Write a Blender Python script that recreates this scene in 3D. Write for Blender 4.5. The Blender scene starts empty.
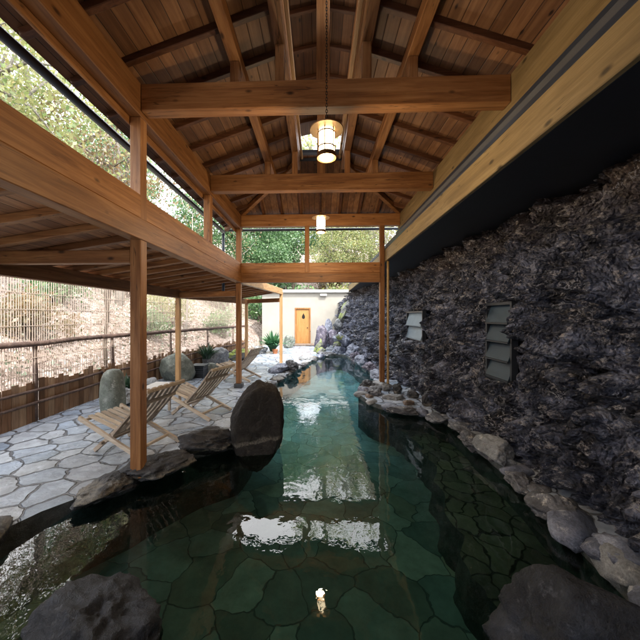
import bpy, bmesh, math, random
from mathutils import Vector, Matrix, noise
from mathutils.geometry import tessellate_polygon
R = math.radians
rng = random.Random(7)
S = bpy.context.scene
COL = S.collection
EYE = 1.65            # eye height above the stone terrace (z = 0)
WZ = -0.08            # water level
XC = 0.05             # pavilion centre line
D = [-0.88, 1.07, 3.02, 4.97, 6.93]   # bay planes

# ------------------------------------------------------------------ materials
class NT:
    def __init__(s, name):
        s.m = bpy.data.materials.new(name); s.m.use_nodes = True
        s.t = s.m.node_tree; s.t.nodes.clear()
        s.out = s.t.nodes.new('ShaderNodeOutputMaterial')
    def n(s, typ, **kw):
        nd = s.t.nodes.new('ShaderNode' + typ)
        ins = kw.pop('ins', {})
        for k, v in kw.items(): setattr(nd, k, v)
        for k, v in ins.items():
            if isinstance(v, bpy.types.NodeSocket): s.t.links.new(v, nd.inputs[k])
            else: nd.inputs[k].default_value = v
        return nd
    def link(s, a, b): s.t.links.new(a, b)
    def coords(s, scale=(1, 1, 1), rnd=0.0):
        tc = s.n('TexCoord'); v = tc.outputs['Object']
        if rnd:
            oi = s.n('ObjectInfo')
            cmb = s.n('VectorMath', operation='SCALE', ins={0: (rnd, rnd * 1.7, rnd * .6)})
            s.link(oi.outputs['Random'], cmb.inputs['Scale'])
            ad = s.n('VectorMath', operation='ADD', ins={0: v, 1: cmb.outputs[0]}); v = ad.outputs[0]
        mp = s.n('Mapping', ins={'Vector': v, 'Scale': scale})
        return mp.outputs[0]
    def noise(s, v, scale, detail=4, rough=.55, dist=0.0):
        return s.n('TexNoise', ins={'Vector': v, 'Scale': scale, 'Detail': detail, 'Roughness': rough, 'Distortion': dist}).outputs['Fac']
    def ramp(s, f, stops, interp='LINEAR'):
        nd = s.n('ValToRGB', ins={'Fac': f}); e = nd.color_ramp.elements
        nd.color_ramp.interpolation = interp
        while len(e) < len(stops): e.new(.5)
        for i, (p, c) in enumerate(stops):
            e[i].position = p; e[i].color = (*c, 1) if len(c) == 3 else c
        return nd.outputs['Color']
    def mix(s, f, a, b, mode='MIX'):
        nd = s.n('Mix', data_type='RGBA', blend_type=mode)
        for k, v in ((0, f), (6, a), (7, b)):
            if isinstance(v, bpy.types.NodeSocket): s.link(v, nd.inputs[k])
            else: nd.inputs[k].default_value = v if k == 0 else ((*v, 1) if len(v) == 3 else v)
        return nd.outputs[2]
    def math(s, op, a, b=0.0, clamp=False):
        nd = s.n('Math', operation=op, use_clamp=clamp)
        for k, v in ((0, a), (1, b)):
            if isinstance(v, bpy.types.NodeSocket): s.link(v, nd.inputs[k])
            else: nd.inputs[k].default_value = v
        return nd.outputs[0]
    def bsdf(s, col, rough=.6, bump=None, strength=.3, dist=.02, spec=.5, **ins):
        p = s.n('BsdfPrincipled')
        for k, v in (('Base Color', col), ('Roughness', rough), ('Specular IOR Level', spec)):
            if isinstance(v, bpy.types.NodeSocket): s.link(v, p.inputs[k])
            else: p.inputs[k].default_value = ((*v, 1) if isinstance(v, tuple) and len(v) == 3 else v)
        for k, v in ins.items(): p.inputs[k].default_value = v
        if bump is not None:
            b = s.n('Bump', ins={'Height': bump, 'Strength': strength, 'Distance': dist}); s.link(b.outputs[0], p.inputs['Normal'])
        s.link(p.outputs[0], s.out.inputs['Surface']); return p

def wood(name, axis, dark, mid, light, rough=.5, knots=True):
    t = NT(name)
    sc = [9, 9, 9]; sc['xyz'.index(axis)] = .55
    v = t.coords(tuple(sc), 13)
    g = t.noise(v, 2.2, 7, .62, .7)
    fine = t.noise(v, 11, 3, .6)
    c = t.ramp(g, [(.26, dark), (.5, mid), (.74, light)])
    c = t.mix(.35, c, t.ramp(fine, [(.3, (.55, .5, .45)), (.7, (1, 1, 1))]), 'MULTIPLY')
    oi = t.n('ObjectInfo')
    c = t.mix(1.0, c, t.ramp(oi.outputs['Random'], [(0, (.62, .57, .53)), (.5, (.92, .90, .90)), (1, (1.16, 1.12, 1.06))]), 'MULTIPLY')
    big = t.noise(t.coords((1, 1, 1), 5), 1.3, 3)
    c = t.mix(.5, c, t.ramp(big, [(.3, (.72, .68, .66)), (.65, (1, 1, 1))]), 'MULTIPLY')
    sck = [7, 7, 7]; sck['xyz'.index(axis)] = .28
    ck = t.noise(t.coords(tuple(sck), 31), 2.6, 3, .5, .2)
    ckm = t.noise(t.coords((1.5, 1.5, 1.5), 17), 1.2, 3)
    crack = t.math('MULTIPLY', t.ramp(t.math('ABSOLUTE', t.math('SUBTRACT', ck, .5)), [(.003, (1,1,1)), (.010, (0,0,0))]), t.ramp(ckm, [(.50, (0,0,0)), (.58, (1,1,1))]))
    c = t.mix(t.math('MULTIPLY', crack, .8), c, tuple(x * .22 for x in dark))
    if knots:
        s2 = [5, 5, 5]; s2['xyz'.index(axis)] = 2.4
        vo = t.n('TexVoronoi', ins={'Vector': t.coords(tuple(s2), 9), 'Scale': 1.2})
        kn = t.ramp(vo.outputs['Distance'], [(.05, (1, 1, 1)), (.14, (0, 0, 0))])
        c = t.mix(kn, c, tuple(x * .3 for x in dark))
    t.bsdf(c, rough, g, .25, .006, spec=.35)
    return t.m
OR_D, OR_M, OR_L = (.17, .069, .022), (.36, .168, .060), (.53, .285, .118)
W = {a: wood('cedar_' + a, a, OR_D, OR_M, OR_L) for a in 'xyz'}
PALE = {a: wood('pale_cedar_' + a, a, (.36, .20, .085), (.52, .32, .15), (.64, .44, .24)) for a in 'xyz'}
GOLD = wood('golden_board', 'y', (.17, .12, .055), (.27, .20, .09), (.37, .285, .14), .55)
RAF = {a: wood('rafter_' + a, a, (.075, .030, .014), (.14, .060, .028), (.22, .105, .052)) for a in 'xy'}  # darker copy of the cedar: the rafters' shade is put into the colour
CHAIRW = wood('bleached_slat', 'x', (.38, .32, .25), (.54, .47, .38), (.66, .60, .51), .65, False)

def boards(name='roof_boarding', k0=.78):
    t = NT(name)
    tc = t.n('TexCoord'); sep = t.n('SeparateXYZ', ins={'Vector': tc.outputs['Object']})
    k = t.math('MULTIPLY', sep.outputs['X'], 8.2)
    fr = t.math('FRACT', k); idx = t.math('FLOOR', k)
    wn = t.n('TexWhiteNoise', noise_dimensions='1D'); t.link(idx, wn.inputs['W'])
    v = t.coords((9, .5, 9)); g = t.noise(v, 2.4, 7, .6, .5)
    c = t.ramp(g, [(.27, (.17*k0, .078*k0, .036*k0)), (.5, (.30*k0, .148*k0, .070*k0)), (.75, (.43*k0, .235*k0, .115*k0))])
    c = t.mix(1, c, t.ramp(wn.outputs['Value'], [(0, (.60, .55, .50)), (.5, (.9, .88, .85)), (1, (1.15, 1.12, 1.05))]), 'MULTIPLY')
    vo = t.n('TexVoronoi', ins={'Vector': t.coords((5, 2.2, 5)), 'Scale': 1.6})
    c = t.mix(t.ramp(vo.outputs['Distance'], [(.06, (1, 1, 1)), (.13, (0, 0, 0))]), c, (.03, .012, .006))
    gap = t.ramp(fr, [(0, (0, 0, 0)), (.05, (1, 1, 1)), (.95, (1, 1, 1)), (1, (0, 0, 0))])
    st = t.noise(t.coords(), 1.6, 5, .6)
    c = t.mix(.55, c, t.ramp(st, [(.38, (.5, .45, .42)), (.58, (1, 1, 1))]), 'MULTIPLY')
    c = t.mix(gap, (.02, .009, .005), c)
    t.bsdf(c, .55, gap, .5, .006, spec=.35)
    return t.m
BOARD = boards(); BOARD_L = boards('lean_to_boarding', 1.5)  # lean-to copy has a lighter colour, standing in for light on its underside

def rock(name, a, b, c, rough=.55, scale=3.0, speck=None, bs=.6, moss=None, crust=None):
    t = NT(name); v = t.coords((1, 1, 1), 23)
    n1 = t.noise(v, scale, 9, .68, .4)
    col = t.ramp(n1, [(.30, a), (.5, b), (.70, c)])
    n2 = t.noise(v, scale * 7, 5, .7)
    col = t.mix(.6, col, t.ramp(n2, [(.35, (.45, .45, .47)), (.62, (1.1, 1.1, 1.1))]), 'MULTIPLY')
    if speck:
        vo = t.n('TexNoise', ins={'Vector': v, 'Scale': scale * 3.1, 'Detail': 8, 'Roughness': .75}).outputs['Fac']
        col = t.mix(t.ramp(vo, [(.56, (0, 0, 0)), (.68, (1, 1, 1))]), col, speck)
    if moss:
        nm = t.noise(v, scale * .8, 5, .65)
        geo = t.n('NewGeometry'); sp = t.n('SeparateXYZ', ins={'Vector': geo.outputs['Normal']})
        f = t.math('MULTIPLY', t.ramp(nm, [(.42, (0, 0, 0)), (.55, (1, 1, 1))]), t.math('ADD', sp.outputs['Z'], .45, True), True)
        col = t.mix(f, col, moss)
    if crust:
        geo2 = t.n('NewGeometry'); sp2 = t.n('SeparateXYZ', ins={'Vector': geo2.outputs['Position']})
        zz = t.math('ADD', sp2.outputs['Z'], t.math('ADD', t.math('MULTIPLY', t.math('SUBTRACT', t.noise(v, 5, 7, .7), .5), .16), t.math('MULTIPLY', sp2.outputs['X'], crust[3])))
        fz = t.ramp(zz, [(crust[0], (0,0,0)), (crust[0] + .012, (1,1,1)), (crust[1] - .03, (.7,.7,.7)), (crust[1], (0,0,0))])
        fz = t.math('MULTIPLY', fz, t.ramp(n2, [(.4, (.25,.25,.25)), (.55, (1,1,1))]))
        col = t.mix(fz, col, crust[2])
    n3 = t.noise(v, scale * 26, 4, .7)
    col = t.mix(.55, col, t.ramp(n3, [(.36, (.45, .45, .45)), (.60, (1.25, 1.25, 1.25))]), 'MULTIPLY')
    h = t.math('ADD', n1, t.math('ADD', t.math('MULTIPLY', n2, .5), t.math('MULTIPLY', n3, .22)))
    rg = t.ramp(n2, [(.3, (rough - .15,) * 3), (.7, (rough + .2,) * 3)])
    t.bsdf(col, rg, h, bs, .035, spec=.5)
    return t.m
M_LAVA = None
def lava():
    t = NT('lava_rock'); v = t.coords()
    n1 = t.noise(v, 2.6, 10, .7, .3)
    col = t.ramp(n1, [(.37, (.008, .011, .021)), (.52, (.075, .092, .15)), (.64, (.42, .47, .64))])
    brown = t.noise(v, .9, 4, .6)
    tc = t.n('TexCoord'); sp = t.n('SeparateXYZ', ins={'Vector': tc.outputs['Object']})
    hi = t.math('ADD', t.math('MULTIPLY', t.math('SUBTRACT', sp.outputs['Z'], 2.25), .8), brown)
    col = t.mix(t.ramp(hi, [(.55, (0, 0, 0)), (1.0, (.85, .85, .85))]), col, t.ramp(n1, [(.32, (.028, .018, .012)), (.5, (.085, .052, .032)), (.68, (.24, .17, .11))]))
    n2 = t.noise(v, 19, 6, .72)
    col = t.mix(.65, col, t.ramp(n2, [(.36, (.4, .4, .42)), (.64, (1.15, 1.15, 1.15))]), 'MULTIPLY')
    sk = t.noise(v, 8.5, 9, .78)
    col = t.mix(t.ramp(sk, [(.555, (0, 0, 0)), (.64, (1, 1, 1))]), col, (.66, .64, .66))
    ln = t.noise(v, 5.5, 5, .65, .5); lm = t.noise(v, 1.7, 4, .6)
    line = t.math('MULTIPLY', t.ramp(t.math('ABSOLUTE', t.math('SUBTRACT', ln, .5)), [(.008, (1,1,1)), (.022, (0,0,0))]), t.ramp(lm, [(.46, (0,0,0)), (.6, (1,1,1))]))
    col = t.mix(line, col, (.54, .55, .60))  # pale squiggles: edge glints painted into the base colour
    vo = t.n('TexVoronoi', ins={'Vector': t.mix(.12, v, t.n('TexNoise', ins={'Vector': v, 'Scale': 7.0, 'Detail': 4.0}).outputs['Color'], 'LINEAR_LIGHT'), 'Scale': 15.0})
    vo2 = t.n('TexVoronoi', ins={'Vector': v, 'Scale': 38.0})
    h = t.math('ADD', t.math('MULTIPLY', n1, 1.0), t.math('ADD', t.math('MULTIPLY', n2, .5), t.math('ADD', t.math('MULTIPLY', vo.outputs['Distance'], -.7), t.math('MULTIPLY', vo2.outputs['Distance'], -.3))))
    t.bsdf(col, t.ramp(n2, [(.3, (.22,) * 3), (.7, (.6,) * 3)]), h, 1.0, .14, spec=.6)
    return t.m
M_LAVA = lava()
M_GREY = rock('grey_rock', (.10, .11, .12), (.22, .235, .25), (.38, .40, .42), .5, 3, (.5, .5, .48))
M_BLUE = rock('bluish_rock', (.04, .047, .07), (.13, .15, .21), (.36, .40, .50), .5, 3, (.5, .52, .56), .7)
M_PURP = rock('purple_rock', (.03, .026, .042), (.095, .085, .125), (.27, .25, .33), .55, 3.5, (.42, .40, .42), .8)
M_DARK = rock('dark_wet_rock', (.010, .011, .014), (.028, .030, .036), (.085, .09, .105), .38, 3.2, (.20, .21, .22), .8, None, (.012, .07, (.26, .24, .20), 0))
M_DARKB = rock('dark_bluish_boulder', (.005, .007, .011), (.014, .018, .027), (.05, .06, .08), .42, 4.5, (.09, .10, .12), .9)
M_BLACKR = rock('dark_boulder', (.008, .007, .006), (.020, .017, .015), (.045, .040, .034), .5, 7, (.075, .065, .05), .9, None, (.17, .235, (.20, .185, .155), -.15))
M_PALE = rock('pale_rim_rock', (.035, .037, .045), (.105, .11, .125), (.30, .31, .335), .5, 4, (.62, .60, .57), .7)
M_GREENR = rock('greenish_boulder', (.07, .085, .07), (.16, .185, .16), (.28, .31, .28), .55, 3, (.36, .38, .35), .6)
M_MOSS = rock('mossy_rock', (.07, .075, .075), (.17, .175, .18), (.30, .30, .31), .6, 3, None, .7, (.20, .26, .035))
M_BROWNR = rock('brown_rock', (.08, .055, .04), (.19, .14, .105), (.33, .27, .22), .55, 3.5, (.42, .38, .34), .6)

def flagstone(name, sc, cols, joint, jw, rough, tintvar=.5, wet=False, bs=.5, wobble=.12):
    t = NT(name); v0 = t.coords((1, 1, 1))
    wob = t.n('TexNoise', ins={'Vector': v0, 'Scale': 2.3, 'Detail': 3.0})
    wob2 = t.n('TexNoise', ins={'Vector': v0, 'Scale': 11.0, 'Detail': 4.0})
    v = t.mix(wobble, v0, wob.outputs['Color'], 'LINEAR_LIGHT')
    v = t.mix(.022, v, wob2.outputs['Color'], 'LINEAR_LIGHT')
    fl = t.n('VectorMath', operation='MULTIPLY', ins={0: v, 1: (1, 1, 0)}).outputs[0]
    e = t.n('TexVoronoi', feature='DISTANCE_TO_EDGE', voronoi_dimensions='2D', ins={'Vector': fl, 'Scale': sc})
    f = t.n('TexVoronoi', feature='F1', voronoi_dimensions='2D', ins={'Vector': fl, 'Scale': sc})
    sepc = t.n('SeparateColor', ins={'Color': f.outputs['Color']})
    n1 = t.noise(v0, 5, 8, .65)
    base = t.ramp(sepc.outputs[0], [(i / (len(cols) - 1), c) for i, c in enumerate(cols)])
    base = t.mix(tintvar, base, t.ramp(n1, [(.3, (.45, .45, .45)), (.7, (1.2, 1.2, 1.2))]), 'MULTIPLY')
    jm = t.ramp(t.math('ADD', e.outputs['Distance'], t.math('MULTIPLY', t.math('SUBTRACT', t.noise(v0, 3.3, 6, .7), .5), jw * 3.0)), [(jw * .5, (0, 0, 0)), (jw * 1.1, (1, 1, 1))])
    col = t.mix(jm, joint, base)
    tilt = t.math('MULTIPLY', sepc.outputs[1], .5)
    h = t.math('ADD', t.math('ADD', t.math('MULTIPLY', jm, .8), t.math('MULTIPLY', n1, .55)), tilt)
    rg = t.ramp(t.noise(v0, 1.4, 5, .6), [(.38, (rough * .45,) * 3), (.62, (rough,) * 3)]) if wet else rough
    t.bsdf(col, rg, h, bs, .03, spec=.8 if wet else .4)
    return t.m
M_DECK = flagstone('wet_flagstone', 3.1, [(.28, .36, .48), (.42, .50, .62), (.34, .39, .47), (.56, .62, .70), (.22, .29, .39)], (.13, .145, .17), .045, .34, .8, True, 1.0)
M_FLOOR = flagstone('submerged_slab', 2.5, [(.10, .14, .145), (.21, .26, .255), (.14, .19, .20), (.28, .32, .31), (.12, .145, .14), (.23, .235, .20), (.11, .165, .175), (.18, .235, .235)], (.05, .07, .075), .016, .6, .75, False, .5, .2)
M_LEDGE = flagstone('submerged_ledge_stone', 4.6, [(.09, .075, .06), (.18, .15, .115), (.12, .11, .095), (.24, .20, .16), (.07, .062, .055)], (.02, .02, .016), .05, .6, .8, False, .6, .2)
M_POOLW = rock('pool_side_stone', (.03, .035, .035), (.07, .08, .08), (.14, .15, .15), .6, 4)

def simple(name, col, rough=.5, var=.25, scale=6, metal=0.0, bs=.15, spec=.5):
    t = NT(name); v = t.coords((1, 1, 1), 3); n1 = t.noise(v, scale, 6, .6)
    c = t.mix(var, col, t.ramp(n1, [(.3, (.4, .4, .4)), (.7, (1.25, 1.25, 1.25))]), 'MULTIPLY')
    t.bsdf(c, rough, n1, bs, .01, spec=spec, Metallic=metal); return t.m
M_WALL = simple('cream_render', (.33, .315, .28), .85, .22, 1.2)
M_COPE = simple('white_coping', (.72, .72, .70), .7, .25, 2)
M_IRON = simple('black_iron', (.025, .022, .020), .45, .3, 20, .6)
M_GUTTER = simple('dark_gutter', (.035, .045, .065), .35, .3, 4, .3)
M_SOFFIT = simple('dark_soffit', (.010, .013, .020), .6, .4, 2)
M_LOUVRE = simple('slate_louvre', (.018, .042, .068), .45, .35, 5, 0, .1)
M_LOUVRE_P = simple('pale_louvre', (.20, .27, .34), .45, .3, 5, 0, .1)
M_LFRAME = simple('louvre_frame', (.03, .036, .046), .4, .3, 6, .3)
M_TILE = simple('roof_covering', (.06, .065, .075), .6, .4, 3)
M_FOOT = simple('granite_footing', (.06, .065, .075), .5, .4, 25)
M_DOORW = wood('door_wood', 'z', (.42, .21, .065), (.58, .31, .105), (.68, .40, .16), .5, False)
M_FENCE = wood('weathered_fence', 'z', (.10, .045, .025), (.22, .11, .06), (.36, .21, .12), .75, False)
M_BARK = rock('bark', (.05, .035, .025), (.13, .10, .075), (.25, .21, .17), .85, 6)
M_BARKP = rock('pale_bark', (.13, .115, .10), (.27, .25, .22), (.42, .40, .36), .85, 5)
M_LOG = rock('rail_log', (.05, .03, .025), (.12, .075, .06), (.22, .15, .12), .8, 7)
M_BAMBOO = simple('bamboo', (.40, .26, .10), .45, .4, 9)
M_TERRA = simple('terracotta', (.40, .15, .06), .7, .3, 8)
M_WIRE = simple('pale_reed', (.52, .43, .36), .8, .2, 9)
M_WHITE = simple('white_top', (.72, .72, .72), .5, .1, 9)
M_BRASS = simple('copper_shade', (.34, .20, .085), .4, .35, 9, .5)
M_COPPERD = simple('dark_copper', (.16, .085, .035), .4, .35, 12, .6)

def leaf(name, cols, trans=.55):
    t = NT(name); oi = t.n('ObjectInfo'); geo = t.n('NewGeometry')
    c = t.ramp(geo.outputs['Random Per Island'], [(i / (len(cols) - 1), c) for i, c in enumerate(cols)])
    c = t.mix(.5, c, t.ramp(t.noise(t.coords((1, 1, 1), 4), .9, 3), [(.35, (.55, .6, .5)), (.65, (1.2, 1.15, 1.1))]), 'MULTIPLY')
    d = t.n('BsdfDiffuse', ins={'Color': c}); tr = t.n('BsdfTranslucent', ins={'Color': c})
    gl = t.n('BsdfGlossy', ins={'Color': (1, 1, 1, 1), 'Roughness': .45})
    m = t.n('MixShader', ins={0: trans, 1: d.outputs[0], 2: tr.outputs[0]})
    m2 = t.n('MixShader', ins={0: .05, 1: m.outputs[0], 2: gl.outputs[0]})
    t.link(m2.outputs[0], t.out.inputs['Surface']); return t.m
L_GREEN = leaf('green_leaves', [(.06, .15, .06), (.12, .25, .10), (.20, .34, .14), (.08, .19, .10)])
L_YEL = leaf('yellow_leaves', [(.24, .29, .10), (.38, .38, .15), (.18, .28, .10), (.42, .36, .18)])
L_RUST = leaf('rust_leaves', [(.20, .13, .06), (.28, .18, .09), (.14, .14, .06), (.33, .24, .14)])
L_PLANT = leaf('broad_leaf', [(.03, .11, .05), (.06, .18, .08), (.10, .24, .10)], .25)
L_FERN = leaf('dark_fern', [(.02, .05, .03), (.035, .08, .045), (.05, .10, .05)], .25)
def fencemat():
    t = NT('weathered_planks'); geo = t.n('NewGeometry')
    c = t.ramp(geo.outputs['Random Per Island'], [(0, (.13, .075, .045)), (.3, (.30, .185, .11)), (.6, (.20, .115, .07)), (.8, (.40, .28, .18)), (1, (.24, .16, .11))])
    g = t.noise(t.coords((14, 14, 1)), 3, 6, .65)
    c = t.mix(.7, c, t.ramp(g, [(.3, (.4, .38, .36)), (.7, (1.15, 1.12, 1.1))]), 'MULTIPLY')
    t.bsdf(c, .85, g, .4, .01, spec=.2); return t.m
M_PLANK = fencemat()
L_LITTER = leaf('leaf_litter', [(.42, .31, .27), (.58, .47, .42), (.28, .21, .18), (.66, .58, .54), (.20, .24, .17), (.14, .20, .14)], .2)

def hillmat():
    t = NT('hillside_soil'); v = t.coords()
    n1 = t.noise(v, 1.1, 9, .7); n2 = t.noise(v, 9, 8, .75)
    c = t.ramp(n1, [(.35, (.22, .165, .14)), (.5, (.40, .325, .295)), (.65, (.56, .49, .46))])
    c = t.mix(t.ramp(n2, [(.42, (1, 1, 1)), (.5, (0, 0, 0))]), c, (.11, .085, .06))
    c = t.mix(t.ramp(n2, [(.58, (0, 0, 0)), (.66, (1, 1, 1))]), c, (.68, .62, .60))
    t.bsdf(c, .95, n2, .8, .08, spec=.1); return t.m
M_HILL = hillmat()
M_SOIL = simple('soil', (.14, .11, .085), .95, .5, 2)

def watermat():
    t = NT('hot_spring_water'); v = t.coords()
    a = t.noise(t.coords((1, .8, 1)), 3.2, 2, .5, .6); b = t.noise(v, 13, 2, .5)
    h = t.math('ADD', a, t.math('MULTIPLY', b, .16))
    bp = t.n('Bump', ins={'Height': h, 'Strength': .075, 'Distance': .05})
    fr = t.n('Fresnel', ins={'IOR': 1.46, 'Normal': bp.outputs[0]})
    tr = t.n('BsdfTransparent', ins={'Color': (.56, .90, .93, 1)})
    gl = t.n('BsdfGlossy', ins={'Color': (1, 1, 1, 1), 'Roughness': .012, 'Normal': bp.outputs[0]})
    m = t.n('MixShader', ins={0: fr.outputs[0], 1: tr.outputs[0], 2: gl.outputs[0]})
    t.link(m.outputs[0], t.out.inputs['Surface']); return t.m
M_WATER = watermat()
def glow(name, col, st):
    t = NT(name); e = t.n('Emission', ins={'Color': (*col, 1), 'Strength': st})
    t.link(e.outputs[0], t.out.inputs['Surface']); return t.m
M_LAMP = glow('lamp_glass', (1.0, .80, .50), 5.0)

# ------------------------------------------------------------------ geometry helpers
def box(bm, x0, x1, y0, y1, z0, z1, mat=None):
    vs = [bm.verts.new(p) for p in ((x0,y0,z0),(x1,y0,z0),(x1,y1,z0),(x0,y1,z0),(x0,y0,z1),(x1,y0,z1),(x1,y1,z1),(x0,y1,z1))]
    for f in ((0,3,2,1),(4,5,6,7),(0,1,5,4),(1,2,6,5),(2,3,7,6),(3,0,4,7)): bm.faces.new([vs[i] for i in f])
    if mat: bmesh.ops.transform(bm, matrix=mat, verts=vs)
    return vs
def bar(bm, p, q, w, h, up=(0, 0, 1)):
    """square-section bar from p to q; w sideways, h along up"""
    p, q = Vector(p), Vector(q); d = (q - p); L = d.length; d.normalize()
    s = d.cross(Vector(up)); s.normalize(); u = s.cross(d)
    m = Matrix(((s.x, d.x, u.x, p.x), (s.y, d.y, u.y, p.y), (s.z, d.z, u.z, p.z), (0, 0, 0, 1)))
    return box(bm, -w / 2, w / 2, 0, L, -h / 2, h / 2, m)
def tube(bm, pts, rad, seg=8, cap=True):
    pts = [Vector(p) for p in pts]; rings = []
    if not isinstance(rad, (list, tuple)): rad = [rad] * len(pts)
    for i, p in enumerate(pts):
        d = (pts[min(i + 1, len(pts) - 1)] - pts[max(i - 1, 0)]).normalized()
        a = d.orthogonal().normalized() if abs(d.z) > .95 else d.cross(Vector((0, 0, 1))).normalized()
        b = d.cross(a)
        rings.append([bm.verts.new(p + (a * math.cos(k * math.tau / seg) + b * math.sin(k * math.tau / seg)) * rad[i]) for k in range(seg)])
    for r0, r1 in zip(rings, rings[1:]):
        for k in range(seg): bm.faces.new((r0[k], r0[(k + 1) % seg], r1[(k + 1) % seg], r1[k]))
    if cap: bm.faces.new(rings[0][::-1]); bm.faces.new(rings[-1])
def lathe(bm, c, prof, seg=24, ang=None):
    rings = []
    for r, z in prof: rings.append([bm.verts.new((c[0] + r * math.cos(k * math.tau / seg), c[1] + r * math.sin(k * math.tau / seg), c[2] + z)) for k in range(seg)])
    for r0, r1 in zip(rings, rings[1:]):
        for k in range(seg): bm.faces.new((r0[k], r0[(k + 1) % seg], r1[(k + 1) % seg], r1[k]))
    bm.faces.new(rings[0][::-1]); bm.faces.new(rings[-1])
def link(name, bm, mat, parent=None, smooth=False, bevel=0.0):
    if bevel: bmesh.ops.bevel(bm, geom=list(bm.edges), offset=bevel, segments=1, affect='EDGES', profile=.5)
    bmesh.ops.recalc_face_normals(bm, faces=list(bm.faces))
    zz = [v.co.z for v in bm.verts]
    if max(zz) - min(zz) < 1e-4 or name == 'hillside':       # flat sheets face up
        for f in bm.faces:
            f.normal_update()
            if f.normal.z < 0: f.normal_flip()
    me = bpy.data.meshes.new(name); bm.to_mesh(me); bm.free()
    me.materials.append(mat)
    if smooth:
        for p in me.polygons: p.use_smooth = True
    o = bpy.data.objects.new(name, me); COL.objects.link(o)
    if parent is not None:
        root = parent
        while root.parent: root = root.parent
        if not root.get('_bare'):
            me.transform(Matrix.Translation(-root.location))
        o.parent = parent
    return o
def tag(o, label, cat, group=None):
    o['label'] = label; o['category'] = cat
    if group: o['group'] = group
    return o
def thing(name, label, cat, loc=(0, 0, 0), group=None):
    o = bpy.data.objects.new(name, None); COL.objects.link(o); o.location = loc; o.empty_display_size = .2
    return tag(o, label, cat, group)
def structure(name, bm, mat, smooth=False):
    o = link(name, bm, mat, None, smooth); o['kind'] = 'structure'; return o
def stuff(name, bm, mat, label, cat):
    o = link(name, bm, mat); o['kind'] = 'stuff'; tag(o, label, cat); return o
def recentre(o, c):
    o.data.transform(Matrix.Translation(-Vector(c))); o.location = c; return o
def copy_tree(o, parent=None):
    c = o.copy(); COL.objects.link(c)
    if parent is not None: c.parent = parent
    for ch in list(o.children): copy_tree(ch, c)
    return c
def bx(name, mat, parent, *dims, bevel=.006):
    bm = bmesh.new(); box(bm, *dims); return link(name, bm, mat, parent, bevel=bevel)
def br(name, mat, parent, p, q, w, h, bevel=.005):
    bm = bmesh.new(); bar(bm, p, q, w, h); return link(name, bm, mat, parent, bevel=bevel)

# ------------------------------------------------------------------ pool, terrace, ground
POOL = [(-1.5,.75),(-2.3,1.4),(-2.45,2.2),(-2.1,2.75),(-1.78,3.22),(-1.42,3.66),(-1.08,3.92),(-.98,4.6),(-1.12,5.5),(-1.16,6.6),(-1.06,7.6),(-.86,8.6),(-.62,9.7),(-.38,10.8),(-.1,12.0),(.4,12.9),(1.0,13.1),(1.3,12.2),(1.45,10.5),(1.55,8.6),(1.32,7.5),(1.0,6.95),(.86,6.4),(1.0,5.9),(1.3,5.5),(1.9,5.15),(2.1,4.6),(2.05,4.0),(2.0,3.3),(1.95,2.7),(1.9,2.2),(1.8,1.5),(1.5,.9),(.5,.5),(-.8,.5)]
def densify(poly, step=.22):
    out = []
    n = len(poly)
    for i in range(n):          # Catmull-Rom
        p0, p1, p2, p3 = (Vector(poly[(i + k) % n]) for k in (-1, 0, 1, 2))
        m = max(2, int((p2 - p1).length / step))
        for k in range(m):
            t = k / m
            q = .5 * ((2 * p1) + (p2 - p0) * t + (2 * p0 - 5 * p1 + 4 * p2 - p3) * t * t + (3 * p1 - p0 - 3 * p2 + p3) * t ** 3)
            w = noise.noise((q.x * 3.1, q.y * 3.1, 1.5)) * .06
            out.append((q.x + w, q.y + noise.noise((q.x * 3, q.y * 3, 9)) * .06))
    return out
RING = densify(POOL)
def sheet_with_hole(outer, hole, z):
    bm = bmesh.new()
    def ring(pts):
        vs = [bm.verts.new((x, y, z)) for x, y in pts]
        return [bm.edges.new((vs[i], vs[(i + 1) % len(vs)])) for i in range(len(vs))]
    e = ring(outer) + ring(hole)
    bmesh.ops.triangle_fill(bm, edges=e, use_beauty=True)
    for f in bm.faces:
        f.normal_update()
        if f.normal.z < 0: f.normal_flip()
    return bm
structure('ground', sheet_with_hole([(-150,-120),(150,-120),(150,200),(-150,200)], RING, -.03), M_SOIL)
deck = structure('stone_terrace', sheet_with_hole([(-4.7,-4),(2.7,-4),(2.7,17.1),(-3.0,17.1),(-3.4,13),(-4.5,6)], RING, 0), M_DECK)
M_BOUNCE = simple('grey_bounce_gravel', (.20, .19, .175), .9, .35, 30)
bm = bmesh.new(); gv = [bm.verts.new(p) for p in ((-9,-16,-.012),(6,-16,-.012),(6,-4.01,-.012),(-9,-4.01,-.012))]; bm.faces.new(gv)
structure('bounce_sheet', bm, M_BOUNCE)  # unseen gravel sheet added behind the camera to bounce light under the roof
bm = bmesh.new()
top = [bm.verts.new((x, y, .0)) for x, y in RING]; bot = [bm.verts.new((x * .995, y, -.72)) for x, y in RING]
for i in range(len(RING)):
    j = (i + 1) % len(RING); bm.faces.new((top[i], top[j], bot[j], bot[i]))
structure('pool_wall', bm, M_POOLW, True)
def fill(poly, z):
    bm = bmesh.new(); vs = [bm.verts.new((x, y, z)) for x, y in poly]
    es = [bm.edges.new((vs[i], vs[(i + 1) % len(vs)])) for i in range(len(vs))]
    bmesh.ops.triangle_fill(bm, edges=es, use_beauty=True)
    for f in bm.faces:
        f.normal_update()
        if f.normal.z < 0: f.normal_flip()
    return bm
structure('pool_floor', fill([(-3,0),(2.6,0),(2.6,14),(-3,14)], -.70), M_FLOOR)
led = [(1.25,5.75),(1.50,4.95),(1.58,4.4),(1.45,3.6),(1.32,2.9),(1.22,2.4),(1.15,1.9),(1.1,1.4),(1.2,.7)]
edge = []
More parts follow.
